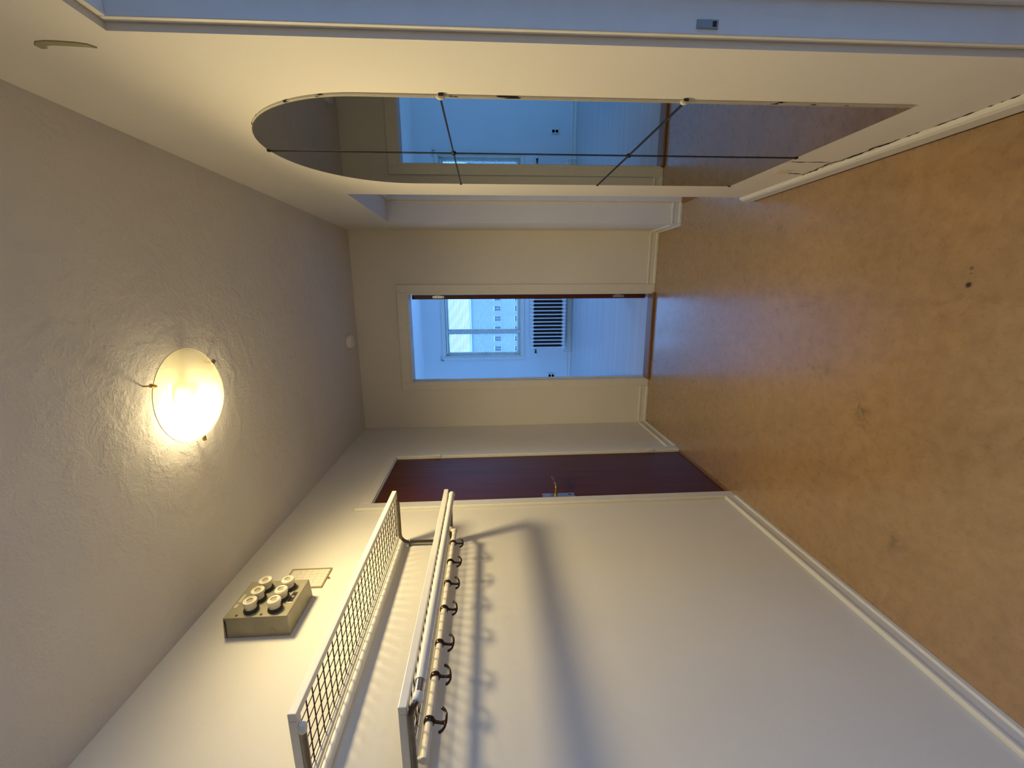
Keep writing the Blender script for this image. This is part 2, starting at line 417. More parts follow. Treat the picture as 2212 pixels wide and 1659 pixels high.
struct('wall_side_near', B((AN, AN + .2, -1.7, A0, 0, H), (AN, AN + .2, A1, 2.0, 0, H), (AN, AN + .2, A0, A1, 0, AZ0), (AN, AN + .2, A0, A1, AZ1, H)),
       M['wall_far'], 'white outer wall of the side room beside the viewer', 'wall')
struct('wall_side_between', B((WT, AX, 2.0, 2.1, 0, H)), M['wall_far'], 'white partition between the two side rooms', 'wall')
struct('wall_side_rear', B((WT, AN, -1.7, -1.6, 0, H)), M['wall_far'], 'white rear wall of the side room behind the viewer', 'wall')
portal('daylight_portal_far', ((WX0 + WX1) / 2, FD + .24, (WZ0 + WZ1) / 2), (radians(-90), 0, 0), WX1 - WX0 - .06, WZ1 - WZ0 - .06)
portal('daylight_portal_far_left', (FX0 - .19, (S0 + S1) / 2, (SZ0 + SZ1) / 2), (0, radians(-90), 0), SZ1 - SZ0, S1 - S0)
portal('daylight_portal_far_right', (FX1 + .09, (Q0 + S1) / 2, (SZ0 + SZ1) / 2), (0, radians(90), 0), SZ1 - SZ0, S1 - Q0)
portal('daylight_portal_side', (AN + .19, (A0 + A1) / 2, (AZ0 + AZ1) / 2), (0, radians(90), 0), AZ1 - AZ0, A1 - A0)
portal('daylight_portal_recess', ((B0 + B1) / 2, BY + .19, (BZ0 + BZ1) / 2), (radians(-90), 0, 0), B1 - B0, BZ1 - BZ0)

# plaster damage on the right wall (parts of the wall)
def crack(pts, r0=.0016, jit=.004, name='crack'):
    bm = bmesh.new(); P = []
    for (y0, z0), (y1, z1) in zip(pts, pts[1:]):
        n = max(2, int(math.hypot(y1 - y0, z1 - z0) / .012))
        for i in range(n):
            t = i / n; P.append((W - .0005, y0 + (y1 - y0) * t + random.uniform(-jit, jit) * .5, z0 + (z1 - z0) * t + random.uniform(-jit, jit)))
    P.append((W - .0005, *pts[-1]))
    tube(bm, P, [r0 * random.uniform(.5, 2.3) for _ in P], 5)
    return obj(name, bm, M['dark'], wall_right)
crack([(1.80, .085), (1.76, .082), (1.70, .088), (1.642, .098), (1.612, .084), (1.55, .082), (1.496, .084), (1.46, .092), (1.42, .082)], .0018)
crack([(1.42, .082), (1.33, .080), (1.26, .079), (1.20, .080), (1.14, .078), (1.079, .079)], .0011, .003)
crack([(1.773, .225), (1.782, .165), (1.788, .10)], .0012, .001)
crack([(1.626, .30), (1.634, .24), (1.632, .17), (1.63, .11)], .0010, .001)
def flake(y0, y1, z0, z1, sh):
    bm = bmesh.new()
    poly = [(y0, z0), (y1, z0 + sh), (y1 - .004, z1), (y0 + .01, z1 - sh)]
    extrude(bm, poly, lambda p, t: (W - t - (p[0] - y0) * .10, p[0], p[1]), -.001, .0015)
    obj('paint_flake', bm, M['flake'], wall_right)
flake(1.735, 1.778, .165, .232, .006)
flake(1.585, 1.632, .262, .335, .010)
for k in range(9):
    y = 1.62 + k * .022
    flake(y, y + random.uniform(.008, .016), .074, .074 + random.uniform(.008, .018), .002)

# bent olive strip above the side doorway, darker than the wall
bm = bmesh.new()
cpts = [(.978, 2.172), (.971, 2.182), (.968, 2.20), (.966, 2.225), (.9655, 2.25), (.969, 2.268), (.978, 2.277), (.985, 2.276)]
wds = [.0010, .0065, .0082, .0086, .0084, .0088, .0095, .008]
L = [(W + .001, y, z) for y, z in cpts]
ring = []
for i, (y, z) in enumerate(cpts):
    a = cpts[max(i - 1, 0)]; b = cpts[min(i + 1, len(cpts) - 1)]
    dy, dz = b[0] - a[0], b[1] - a[1]; l = math.hypot(dy, dz); ny, nz = -dz / l, dy / l
    ww = wds[i]
    ring.append([bm.verts.new((W + s, y + ny * ww * q, z + nz * ww * q)) for s, q in ((.001, -1), (-.002, -.8), (-.002, .8), (.001, 1))])
for a, b in zip(ring, ring[1:]):
    for k in range(4): bm.faces.new((a[k], a[(k + 1) % 4], b[(k + 1) % 4], b[k]))
bm.faces.new(ring[0]); bm.faces.new(list(reversed(ring[-1])))
obj('bent_olive_strip', bm, M['olive'], wall_right, smooth=True)

# ------------------------------------------------------------------ baseboards
PROF = [(0, 0), (.020, 0), (.020, .016), (.013, .022), (.013, .054), (.017, .060), (.017, .070), (.012, .075), (0, .075)]
def base(name, fn, a, b, label, prof=PROF):
    bm = bmesh.new(); extrude(bm, prof, fn, a, b)
    return struct(name, bm, M['trim'], label, 'baseboard', bevel=.0015)
base('baseboard_left', lambda p, t: (p[0], t, p[1]), -1.0, 2.078, 'white stepped baseboard under the coat rack')
base('baseboard_left_far', lambda p, t: (p[0], t, p[1]), 2.862, D, 'short white baseboard between mahogany door and end wall')
base('baseboard_end_left', lambda p, t: (t, D - p[0], p[1]), .0, .338, 'white baseboard on the end wall beside the mahogany door corner')
base('baseboard_end_right', lambda p, t: (t, D - p[0], p[1]), 1.222, W, 'white baseboard on the end wall beside the recess')
PR = [(0, .006), (.018, .006), (.018, .062), (.013, .074), (.006, .080), (0, .080)]
bb = base('baseboard_right', lambda p, t: (W - p[0], t, p[1]), NY1, RY0 + .012, 'cracked white baseboard under the arched mirror', PR)
obj('shadow_gap_strip', B((W - .0185, W, NY1, RY0 + .010, 0, .006)), M['dark'], bb)
base('baseboard_stub', lambda p, t: (W - p[0], t, p[1]), RY1 - .018, D, 'white baseboard on the wall stub past the recess')
base('baseboard_recess', lambda p, t: (t, RY1 - p[0], p[1]), W - .018, 1.786, 'white baseboard on the far side of the recess')
base('baseboard_far', lambda p, t: (t, FD - p[0], p[1]), FX0, FX1, 'white baseboard below the radiator in the daylit room')

# ------------------------------------------------------------------ casings and doorways
t1 = thing('trim_1', 'flat white casing around the open end doorway', 'door casing', (.78, D, 0), 'structure')
obj('casing_side', B((.338, .403, D - .012, D, 0, 2.155)), M['trim'], t1, bevel=.003)
obj('casing_side', B((1.159, 1.222, D - .012, D, 0, 2.155)), M['trim'], t1, bevel=.003)
obj('casing_head', B((.403, 1.159, D - .012, D, 2.078, 2.155)), M['trim'], t1, bevel=.003)
obj('jamb_lining', B((.385, .408, D - .006, 3.612, 0, 2.085)), M['trim'], t1, bevel=.002)
obj('jamb_lining', B((1.140, 1.162, D - .006, 3.612, 0, 2.085)), M['trim'], t1, bevel=.002)
obj('head_lining', B((.408, 1.140, D - .006, 3.612, 2.063, 2.085)), M['trim'], t1, bevel=.002)
obj('door_stop', B((.408, .418, D + .05, D + .075, .02, 2.063)), M['trim'], t1, bevel=.002)

t2 = thing('trim_2', 'white casing around the mahogany door in the left wall', 'door casing', (0, 2.47, 0), 'structure')
for (y0, y1) in ((2.080, 2.140), (2.803, 2.862)):
    obj('casing_side', B((0, .012, y0, y1, 0, 2.150)), M['trim'], t2, bevel=.003)
obj('casing_bead', B((.0, .018, 2.072, 2.084, 0, 2.160)), M['trim'], t2, bevel=.004)
obj('casing_head', B((0, .012, 2.140, 2.803, 2.085, 2.150)), M['trim'], t2, bevel=.003)
for (y0, y1) in ((2.135, 2.149), (2.794, 2.808)):
    obj('jamb_lining', B((-.12, .004, y0, y1, 0, 2.092)), M['trim'], t2, bevel=.002)
obj('head_lining', B((-.12, .004, 2.149, 2.794, 2.080, 2.092)), M['trim'], t2, bevel=.002)

# recessed frame of the doorway beside the camera
t3 = thing('trim_3', 'white recessed door frame with strike plate beside the mirror wall', 'door frame', (1.72, NY1, 0), 'structure')
obj('jamb_lining', B((1.656, WT + .01, .906, NY1, 0, NZ)), M['trim'], t3, bevel=.0025)
obj('jamb_lining', B((1.656, WT + .01, NY0, NY0 + .016, 0, NZ)), M['trim'], t3, bevel=.0025)
obj('head_lining', B((1.656, WT + .01, NY0 + .016, .906, NZ - .016, NZ)), M['trim'], t3, bevel=.0025)
obj('door_stop', B((1.722, WT + .01, .892, .906, 0, NZ - .016)), M['trim'], t3, bevel=.003)
sp = obj('strike_plate', B((1.666, 1.6815, .9035, .9062, .960, 1.003)), M['dullplate'], t3, bevel=.001)
obj('latch_hole', B((1.669, 1.6785, .9031, .904, .964, .972)), M['dark'], sp)
struct('trim_4', B((1.64, WT + .02, NY0, .906, 0, .012)), M['thresh_y'], 'brown wooden threshold of the doorway beside the mirror wall', 'threshold', bevel=.004)

# door frame at the back of the recess
t5 = thing('trim_5', 'white door frame set back inside the recess past the mirror', 'door frame', (1.8, RY1, 0), 'structure')
obj('jamb_lining', B((1.786, WT + .01, RY1 - .028, RY1, 0, RZ)), M['trim'], t5, bevel=.003)
obj('jamb_bead', B((1.778, 1.786, RY1 - .012, RY1, .07, RZ)), M['trim'], t5, bevel=.003)
obj('jamb_lining', B((1.786, WT + .01, RY0, RY0 + .028, 0, RZ)), M['trim'], t5, bevel=.003)
obj('head_lining', B((1.786, WT + .01, RY0 + .028, RY1 - .028, RZ - .028, RZ)), M['trim'], t5, bevel=.003)
struct('trim_6', B((1.776, WT + .02, RY0 + .028, RY1 - .028, 0, .016)), M['thresh_y'], 'brown wooden threshold inside the recess past the mirror', 'threshold', bevel=.005)
struct('trim_7', B((.400, 1.150, D - .035, 3.575, 0, .020)), M['thresh'], 'rounded oak threshold of the open end doorway', 'threshold', bevel=.008)
struct('trim_8', B((-.06, .006, 2.149, 2.794, 0, .012)), M['thresh_y'], 'brown wooden threshold under the closed mahogany door', 'threshold', bevel=.004)

# closed mahogany door in the left wall
d1 = thing('door_1', 'closed reddish mahogany door with brass lever in the left wall', 'door', (-.03, 2.47, 0), 'structure')
leaf = obj('door_leaf', B((-.046, -.006, 2.152, 2.791, .014, 2.077)), M['mahogany'], d1, bevel=.002)
pl = obj('handle_plate', B((-.006, -.003, 2.168, 2.212, .922, 1.112)), M['plate'], d1, bevel=.002)
bm = bmesh.new(); lathe(bm, [(.0, 0), (.0035, 0), (.0035, .002), (0, .002)], (-.003, 2.19, .955), 'X', 10)
tube(bm, [(-.002, 2.19, .955), (-.002, 2.19, .942)], .0022, 6); obj('keyhole', bm, M['dark'], pl)
for z in (.928, 1.106):
    bm = bmesh.new(); lathe(bm, [(.003, 0), (.003, .0015), (.001, .002)], (-.003, 2.19, z), 'X', 10); obj('screw', bm, M['dark'], pl)
bm = bmesh.new(); lathe(bm, [(.011, 0), (.011, .004), (.008, .007), (.0075, .02), (.0065, .05)], (-.003, 2.19, 1.034), 'X', 16)
tube(bm, [(.042, 2.19, 1.034), (.050, 2.195, 1.034), (.053, 2.21, 1.034), (.053, 2.235, 1.034)], [.0065, .007, .007, .0065], 10)
lv = obj('lever', bm, M['brass'], d1, smooth=True)
bm = bmesh.new(); tube(bm, [(.053, 2.232, 1.034), (.053, 2.245, 1.034), (.052, 2.27, 1.035), (.050, 2.30, 1.037), (.048, 2.318, 1.038), (.047, 2.322, 1.038)], [.007, .009, .0095, .0088, .0075, .004], 12)
obj('grip', bm, M['grip'], lv, smooth=True)
def hinge(p, x, y, z0, z1, material):
    bm = bmesh.new(); tube(bm, [(x, y, z0), (x, y, z1)], .0055, 10)
    tube(bm, [(x, y, z1), (x, y, z1 + .006), (x, y, z1 + .009)], [.004, .005, .002], 8)
    bx(bm, x - .009, x - .002, y - .018, y + .002, z0, (z0 + z1) / 2 - .001)
    obj('hinge', bm, material, p, smooth=True)
hinge(d1, .014, 2.803, 1.772, 1.880, M['white']); hinge(d1, .014, 2.803, .205, .310, M['white'])

# open door leaf of the end doorway, swung into the daylit room
d2_ = thing('door_2', 'open mahogany door seen edge-on, swung into the daylit room', 'door', (1.12, 3.62, 0), 'structure')
d2_.rotation_euler.z = radians(-5)
lf = obj('door_leaf', B((1.101, 1.137, 3.616, 4.352, .025, 2.056)), M['mahogany'], d2_, bevel=.002)
for (z0, z1) in ((1.783, 1.881), (.216, .315)):
    h = obj('hinge', B((1.110, 1.130, 3.6125, 3.6165, z0, z1)), M['plate'], d2_, bevel=.001)
    bm = bmesh.new(); tube(bm, [(1.135, 3.613, z0 + .03), (1.135, 3.613, z1 - .02)], .006, 10); obj('hinge_knuckle', bm, M['brass'], h, smooth=True)
    for zz in (z0 + .012, (z0 + z1) / 2 + .01, z1 - .012):
        bm = bmesh.new(); lathe(bm, [(.0035, 0), (.003, .0012)], (1.119, 3.6126, zz), 'Y', 8); o = obj('screw', bm, M['dark'], h)
        o.location.y = -.0012
for sx, s in ((1.101, -1), (1.137, 1)):
    bm = B((sx - (.003 if s < 0 else 0), sx + (0 if s < 0 else .003), 4.27, 4.31, .925, 1.11)); obj('handle_plate', bm, M['plate'], d2_)
    bm = bmesh.new(); tube(bm, [(sx, 4.29, 1.034), (sx + s * .045, 4.29, 1.034), (sx + s * .052, 4.283, 1.034), (sx + s * .052, 4.17, 1.036)], .0075, 10); obj('lever', bm, M['brass'], d2_, smooth=True)

# ------------------------------------------------------------------ ceiling lamp
LC = (.816, 1.474)
lamp = thing('ceiling_lamp', 'round frosted glass ceiling lamp with glowing bulb', 'ceiling lamp', (*LC, H))
bm = bmesh.new(); lathe(bm, [(.0, 0), (.045, 0), (.045, -.006), (.038, -.010), (0, -.010)], (*LC, H), 'Z', 28); obj('ceiling_plate', bm, M['white'], lamp, smooth=True)
RS, ZR, DB = .167, 2.472, .068
bm = bmesh.new()
prof = []
for i in range(15):
    a = i / 14 * math.asin(.86); prof.append((RS * sin(a) / .86, -DB * (cos(a) - cos(math.asin(.86))) / (1 - cos(math.asin(.86)))))
rings = list(reversed(prof))
lathe(bm, rings, (*LC, ZR), 'Z', 56, close=False)
obj('glass_shade', bm, M['shade'], lamp, smooth=True)
bm = bmesh.new()
tube(bm, [(LC[0] + RS * cos(2 * pi * k / 64), LC[1] + RS * sin(2 * pi * k / 64), ZR) for k in range(65)], .0013, 6, caps=False)
obj('glass_rim', bm, M['porcelain'], lamp, smooth=True)
for ang in (-66, 56, 172):
    a = radians(ang); c, s = cos(a), sin(a)
    bm = bmesh.new()
    tube(bm, [(LC[0] + c * (RS + .004), LC[1] + s * (RS + .004), H), (LC[0] + c * (RS + .004), LC[1] + s * (RS + .004), ZR - .002)], .0022, 8)
    arm = obj('clip_arm', bm, M['steel'], lamp, smooth=True)
    bm = bmesh.new(); lathe(bm, [(.003, -.012), (.0065, -.010), (.007, 0), (.0065, .010), (.003, .012)], (0, 0, 0), 'X', 12)
    for v in bm.verts:
        p = v.co.copy(); v.co = Vector((LC[0] + c * (RS + .002 + p.x) - s * p.y, LC[1] + s * (RS + .002 + p.x) + c * p.y, ZR - .002 + p.z))
    obj('clip_knob', bm, M['brass'], arm, smooth=True)
BC = Vector((LC[0] - .050, LC[1] - .008, 2.449))
bm = bmesh.new(); tube(bm, [(LC[0] + .045, LC[1] + .012, 2.468), (LC[0] - .008, LC[1] - .001, 2.456)], .016, 14); bx(bm, LC[0] + .012, LC[0] + .03, LC[1] - .006, LC[1] + .02, 2.484, 2.492)
obj('bulb_socket', bm, M['porcelain'], lamp, smooth=True)
bm = bmesh.new(); bmesh.ops.create_icosphere(bm, subdivisions=2, radius=.029)
for v in bm.verts:
    v.co = Vector((v.co.x * 1.25, v.co.y, v.co.z)) + BC
obj('bulb', bm, M['bulb'], lamp, smooth=True)
sl = bpy.data.lights.new('bowl_downlight', 'SPOT'); sl.energy = BOWL_WATTS; sl.color = (1.0, .80, .43)
sl.spot_size = radians(180); sl.spot_blend = .74; sl.shadow_soft_size = .085
so = bpy.data.objects.new('bowl_downlight', sl); COL.objects.link(so); so.parent = lamp
so.matrix_parent_inverse = Matrix.Translation(lamp.location).inverted(); so.location = (BC.x, BC.y, ZR - DB - .004); so.rotation_euler = (radians(-4), radians(6), 0)

# ------------------------------------------------------------------ smoke detector
det = thing('smoke_detector', 'small round white smoke detector on the ceiling near the end wall', 'smoke detector', (.79, 3.25, H))
bm = bmesh.new(); lathe(bm, [(0, 0), (.052, 0), (.052, -.010), (.050, -.026), (.044, -.034), (.020, -.037), (0, -.037)], (.79, 3.25, H), 'Z', 28); obj('housing', bm, M['white'], det, smooth=True)
bm = bmesh.new(); lathe(bm, [(.012, -.036), (.012, -.040), (0, -.041)], (.79, 3.25, H), 'Z', 16); obj('test_button', bm, M['white'], det, smooth=True)

# ------------------------------------------------------------------ fuse box
FB = dict(y0=1.248, y1=1.440, z0=2.126, z1=2.350, d=.078)
fb = thing('fuse_box', 'grey metal fuse box with six porcelain screw fuses on the wall', 'fuse box', (0, 1.344, 2.126))
bm = bmesh.new()
yy0, yy1, zz0, zz1, dd = FB['y0'], FB['y1'], FB['z0'], FB['z1'], FB['d']
v = [bm.verts.new(p) for p in ((0, yy0, zz0), (0, yy1, zz0), (0, yy1, zz1), (0, yy0, zz1), (dd, yy0 + .004, zz0 + .004), (dd, yy1 - .004, zz0 + .004), (dd, yy1 - .004, zz1 - .004), (dd, yy0 + .004, zz1 - .004))]
for f in ((0, 3, 2, 1), (4, 5, 6, 7), (0, 1, 5, 4), (1, 2, 6, 5), (2, 3, 7, 6), (3, 0, 4, 7)): bm.faces.new([v[i] for i in f])
obj('housing', bm, M['box'], fb, bevel=.003)
obj('housing_seam', B((.004, .070, yy0 - .0008, yy0 + .003, zz1 - .012, zz1 - .010)), M['dark'], fb)
bm = bmesh.new(); tube(bm, [(.020 + .010 * cos(2 * pi * k / 20), yy0 + .0008, zz0 + .058 + .010 * sin(2 * pi * k / 20)) for k in range(21)], .0008, 5, caps=False)
obj('knockout_ring', bm, M['box'], fb)
for zc in (2.268, 2.186):
    for yc in (1.287, 1.338, 1.391):
        bm = bmesh.new(); lathe(bm, [(.0, 0), (.0248, 0), (.0248, .004), (.0232, .008), (.0210, .010), (0, .010)], (dd, yc, zc), 'X', 28); rg = obj('fuse_base_ring', bm, M['bakelite'], fb, smooth=True)
        bm = bmesh.new()
        if zc > 2.22: pr = [(.0, .010), (.0185, .010), (.0185, .022), (.020, .026), (.0225, .029), (.0225, .038), (.0215, .040), (.0175, .0405), (.0172, .0385), (.0130, .0385), (.0128, .0405), (.0105, .0405), (.0100, .036), (0, .036)]
        else: pr = [(.0, .010), (.0185, .010), (.0185, .020), (.021, .025), (.0228, .030), (.0222, .036), (.0195, .040), (.0150, .0415), (.0125, .0405), (.0118, .036), (0, .036)]
        lathe(bm, pr, (dd, yc, zc), 'X', 28); fu = obj('screw_fuse', bm, M['porcelain'], fb, smooth=True)
        bm = bmesh.new(); lathe(bm, [(.0095, .0362), (.0095, .0368), (0, .0368)], (dd, yc, zc), 'X', 20); obj('fuse_window', bm, M['fusehole'], fu)
wn = obj('rating_window', B((dd - .002, dd + .0006, 1.318, 1.366, 2.142, 2.160)), M['bakelite'], fb)
for k in range(3): obj('rating_tab', B((dd, dd + .0014, 1.324 + k * .015, 1.332 + k * .015, 2.146, 2.156)), M['fusehole' if k == 1 else 'bakelite'], wn)
obj('window_frame', B((dd, dd + .0012, 1.312, 1.372, 2.160, 2.162), (dd, dd + .0012, 1.312, 1.316, 2.140, 2.160)), M['porcelain'], wn)
obj('sticker', B((dd, dd + .0005, 1.326, 1.366, 2.326, 2.337)), M['sticker'], fb)
obj('sticker', B((dd, dd + .0005, 1.300, 1.318, 2.326, 2.337)), M['sticker'], fb)
for (y, z) in ((1.262, 2.305), (1.262, 2.222), (1.395, 2.305), (1.395, 2.222)):
    bm = bmesh.new(); lathe(bm, [(.0045, 0), (.004, .0015), (0, .002)], (dd, y, z), 'X', 12); obj('screw', bm, M['wire'], fb)

nt_ = thing('framed_notice', 'small framed fuse chart hung beside the fuse box', 'framed notice', (0, 1.54, 2.11))
obj('chart_card', B((0, .003, 1.486, 1.596, 2.114, 2.270)), M['paper'], nt_)
for b in ((0, .005, 1.481, 1.487, 2.108, 2.276), (0, .005, 1.595, 1.601, 2.108, 2.276), (0, .005, 1.487, 1.595, 2.108, 2.114), (0, .005, 1.487, 1.595, 2.270, 2.276)):
    obj('frame_strip', B(b), M['frame_brown'], nt_)
bm = bmesh.new(); lathe(bm, [(.0, 0), (.005, 0), (.0045, .004), (0, .005)], (0, 1.537, 2.100), 'X', 12); obj('hanging_pin', bm, M['brass'], nt_)

# ------------------------------------------------------------------ coat rack
YA, YB = .738, 1.765
YN, YF = .742, 1.740
rack = thing('coat_rack', 'white two-tier coat rack with wire shelves, hanger rod and hooks', 'coat rack', (0, 1.25, 1.585))
def shelf(zb):
    bm = bmesh.new(); t = .020
    bx(bm, .254, .274, YA, YB, zb, zb + t); bx(bm, .034, .050, YA, YB, zb, zb + t)
    bx(bm, .050, .254, YA, YA + .018, zb, zb + t); bx(bm, .050, .254, YB - .018, YB, zb, zb + t)
    fr = obj('shelf_frame', bm, M['white'], rack, bevel=.002)
    bm = bmesh.new(); z = zb + .010
    y = YA + .018 + .016
    while y < YB - .02:
        tube(bm, [(.045, y, z + .0016), (.259, y, z + .0016)], .0018, 5); y += .0335
    x = .080
    while x < .25:
        tube(bm, [(x, YA + .01, z - .0008), (x, YB - .01, z - .0008)], .0013, 5); x += .0338
    for x in (.056, .251): tube(bm, [(x, YA + .018, z), (x, YB - .018, z)], .0012, 5)
    obj('wire_grid', bm, M['wire'], fr)
ZU, ZL = 1.850, 1.612
shelf(ZU); shelf(ZL)
RT = .0075
def bracket(y, near):
    zu, zl, xw, rb = ZU - RT, ZL - RT, .022, .042
    pts = [(.238, y, zu), (xw + rb, y, zu)] + [(x, y, z) for x, z in arc((xw + rb, zu - rb), rb, pi / 2, pi, 8)][1:]
    pts += [(x, y, z) for x, z in arc((xw + rb, zl + rb), rb, pi, 1.5 * pi, 8)]
    if near:
        pts += [(.245, y - .006, zl)] + [(.245 + .026 * sin(a), y - .006 + .020 * (1 - cos(a)), zl - .012 * (1 - cos(a))) for a in (radians(18 * k) for k in range(1, 6))]
    else:
        pts += [(.255, y, zl - .003), (.268, y, zl - .008)]
    bm = bmesh.new(); tube(bm, pts, RT, 12); br = obj('bracket_tube', bm, M['steel'], rack, smooth=True)
    bm = bmesh.new(); tube(bm, [(.222, y, zu), (.228, y, zu), (.238, y, zu), (.243, y, zu)], [.0085, .0098, .0098, .006], 12)
    if near: obj('end_cap', bm, M['white'], br, smooth=True)
    else: bm.free()
    for z in (1.80, 1.66):
        bm = bmesh.new(); lathe(bm, [(.004, 0), (.004, .003), (.002, .005)], (xw + RT - .001, y, z), 'X', 10); obj('fixing_screw', bm, M['steel'], br)
        bm = bmesh.new(); tube(bm, [(0, y, z), (xw, y, z)], .006, 8); obj('wall_spacer', bm, M['steel'], br)
bracket(YN, True); bracket(YF, False)
bm = bmesh.new(); tube(bm, [(.030, YN + .01, 1.836), (.030, YN + .014, 1.836), (.030, YF - .03, 1.836), (.030, YF - .018, 1.836), (.030, YF - .012, 1.836)], [.008, .0125, .0125, .0115, .005], 16)
obj('support_rail', bm, M['white'], rack, smooth=True)
XH, ZH = .271, ZL - .0195
bm = bmesh.new(); tube(bm, [(XH, .803, ZH), (XH, 1.700, ZH), (XH, 1.708, ZH), (XH, 1.716, ZH), (XH, 1.724, ZH), (XH, 1.729, ZH)], [.0123, .0123, .0140, .0143, .0125, .006], 20)
rod = obj('hanger_rod', bm, M['white'], rack, smooth=True)
bm = bmesh.new(); tube(bm, [(XH, .768, ZH), (XH, .812, ZH)], .0106, 18); obj('chrome_insert', bm, M['chrome'], rod, smooth=True)
bm = bmesh.new(); tube(bm, [(XH, .750, ZH), (XH, .753, ZH), (XH, .769, ZH), (XH, .771, ZH)], [.010, .0120, .0120, .011], 18); obj('plastic_sleeve', bm, M['white'], rod, smooth=True)
bm = bmesh.new(); tube(bm, [(XH, 1.728, ZH), (XH, 1.736, ZH)], [.004, .003], 10); obj('end_screw', bm, M['chrome'], rod, smooth=True)
XR, ZK = .095, 1.5855
pts, rs = [], []
y = .752; k = 0
pts += [(XR, y, ZK), (XR, y + .002, ZK)]; rs += [.009, .0112]
while y < 1.665:
    pts += [(XR, y + .003, ZK), (XR, y + .0225, ZK)]; rs += [.0098 if k else .0112, .0104 if k > 1 else .0110]; y += .024; k += 1
pts += [(XR, y + .002, ZK), (XR, y + .016, ZK), (XR, y + .020, ZK)]; rs += [.0118, .0118, .008]
yend = y + .012
bm = bmesh.new(); tube(bm, pts, rs, 18); hr = obj('hook_rail', bm, M['rail'], rack, smooth=True)
bm = bmesh.new(); tube(bm, [(XR, .762, ZK + .006), (XR, .752, ZL - RT), (XR, YN, ZL - RT)], .006, 10); obj('rail_post', bm, M['rail'], hr, smooth=True)
bm = bmesh.new(); tube(bm, [(XR, yend, ZK + .006), (XR - .002, yend + .018, ZL - RT - .002), (XR - .003, YF, ZL - RT)], .0075, 10); obj('rail_post', bm, M['rail'], hr, smooth=True)
for hy, rot in zip((1.607, 1.478, 1.353, 1.226, 1.083, .971, .845), (2, -3, 3, 0, -2, 4, -3)):
    bm = bmesh.new()
    lathe(bm, [(.0105, -.006), (.0135, -.006), (.0148, -.003), (.0150, 0), (.0148, .003), (.0135, .006), (.0105, .006), (.0105, -.006)], (0, 0, 0), 'Y', 22, close=False)
    tube(bm, [(0, 0, -.012), (0, -.002, -.018), (0, -.004, -.030), (0, -.004, -.038), (0, -.004, -.043)], [.0055, .0042, .0036, .0050, .004], 10)
    tube(bm, [(0, -.0275, -.0285), (0, -.0268, -.0325), (0, -.022, -.0385), (0, -.014, -.0425), (0, -.004, -.0430), (0, .008, -.0430), (0, .018, -.0415), (0, .027, -.0365), (0, .033, -.0290), (0, .0335, -.0250)],
         [.0030, .0042, .0034, .0032, .0042, .0034, .0033, .0034, .0046, .0030], 10)
    R_ = Matrix.Rotation(radians(rot), 4, 'Y') @ Matrix.Rotation(radians(rot * 1.5), 4, 'X')
    for vv in bm.verts: vv.co = R_ @ vv.co + Vector((XR, hy, ZK))
    obj('hook', bm, M['bronze'], rack, smooth=True)

# ------------------------------------------------------------------ arched wall mirror
MY, MR, MZ0, MZC = 1.563, .418, .292, 1.722
mir = thing('wall_mirror', 'tall arched wall mirror divided by thin black bars', 'mirror', (W, MY, MZ0))
out = [(MY - MR, MZ0), (MY + MR, MZ0)] + arc((MY, MZC), MR, 0, pi, 40)
bm = bmesh.new(); extrude(bm, out, lambda p, t: (W - t, p[0], p[1]), 0, .005); obj('backing', bm, M['chip'], mir)
inn = [(MY - MR + .002, MZ0 + .002), (MY + MR - .002, MZ0 + .002)] + arc((MY, MZC), MR - .002, 0, pi, 40)
bm = bmesh.new(); extrude(bm, inn, lambda p, t: (W - t, p[0], p[1]), .0052, .0075); obj('mirror_glass', bm, M['mirror'], mir)
XM = W - .009
ztop = MZC + MR
bm = bmesh.new(); tube(bm, [(XM, 1.563, MZ0), (XM, 1.563, ztop)], .0013, 6); obj('bar', bm, M['black'], mir)
for z in (1.523, .909):
    bm = bmesh.new(); tube(bm, [(XM, MY - MR, z), (XM, MY + MR, z)], .0024, 6); obj('bar', bm, M['black'], mir)
    bm = bmesh.new(); lathe(bm, [(0, 0), (.008, 0), (.009, .003), (.006, .006), (0, .007)], (0, 0, 0), 'Z', 14)
    for v_ in bm.verts: p = v_.co.copy(); v_.co = Vector((W - .0075 - p.z, 1.563 + p.x, z + p.y))
    obj('bar_boss', bm, M['black'], mir, smooth=True)
    bm = bmesh.new(); bx(bm, W - .010, W, MY + MR - .003, MY + MR + .006, z - .005, z + .005); obj('edge_clip', bm, M['black'], mir, bevel=.001)
    bm = bmesh.new(); bmesh.ops.create_icosphere(bm, subdivisions=2, radius=.009)
    for v_ in bm.verts: v_.co = Vector((W - .006 + v_.co.x * .8, MY - MR - .001 + v_.co.y * .7, z + v_.co.z * (1.1 + .2 * random.random())))
    obj('edge_clip', bm, M['blob'], mir, smooth=True)
    obj('edge_clip', B((W - .006, W, MY - MR - .009, MY - MR, z - .008, z + .004)), M['black'], mir, bevel=.001)
for z in (MZ0, ztop):
    bm = B((W - .011, W, 1.558, 1.568, z - .005, z + .005)); obj('edge_clip', bm, M['black'], mir, bevel=.001)
obj('edge_clip', B((W - .010, W, MY + MR - .006, MY + MR + .003, MZ0 - .003, MZ0 + .006)), M['black'], mir, bevel=.001)

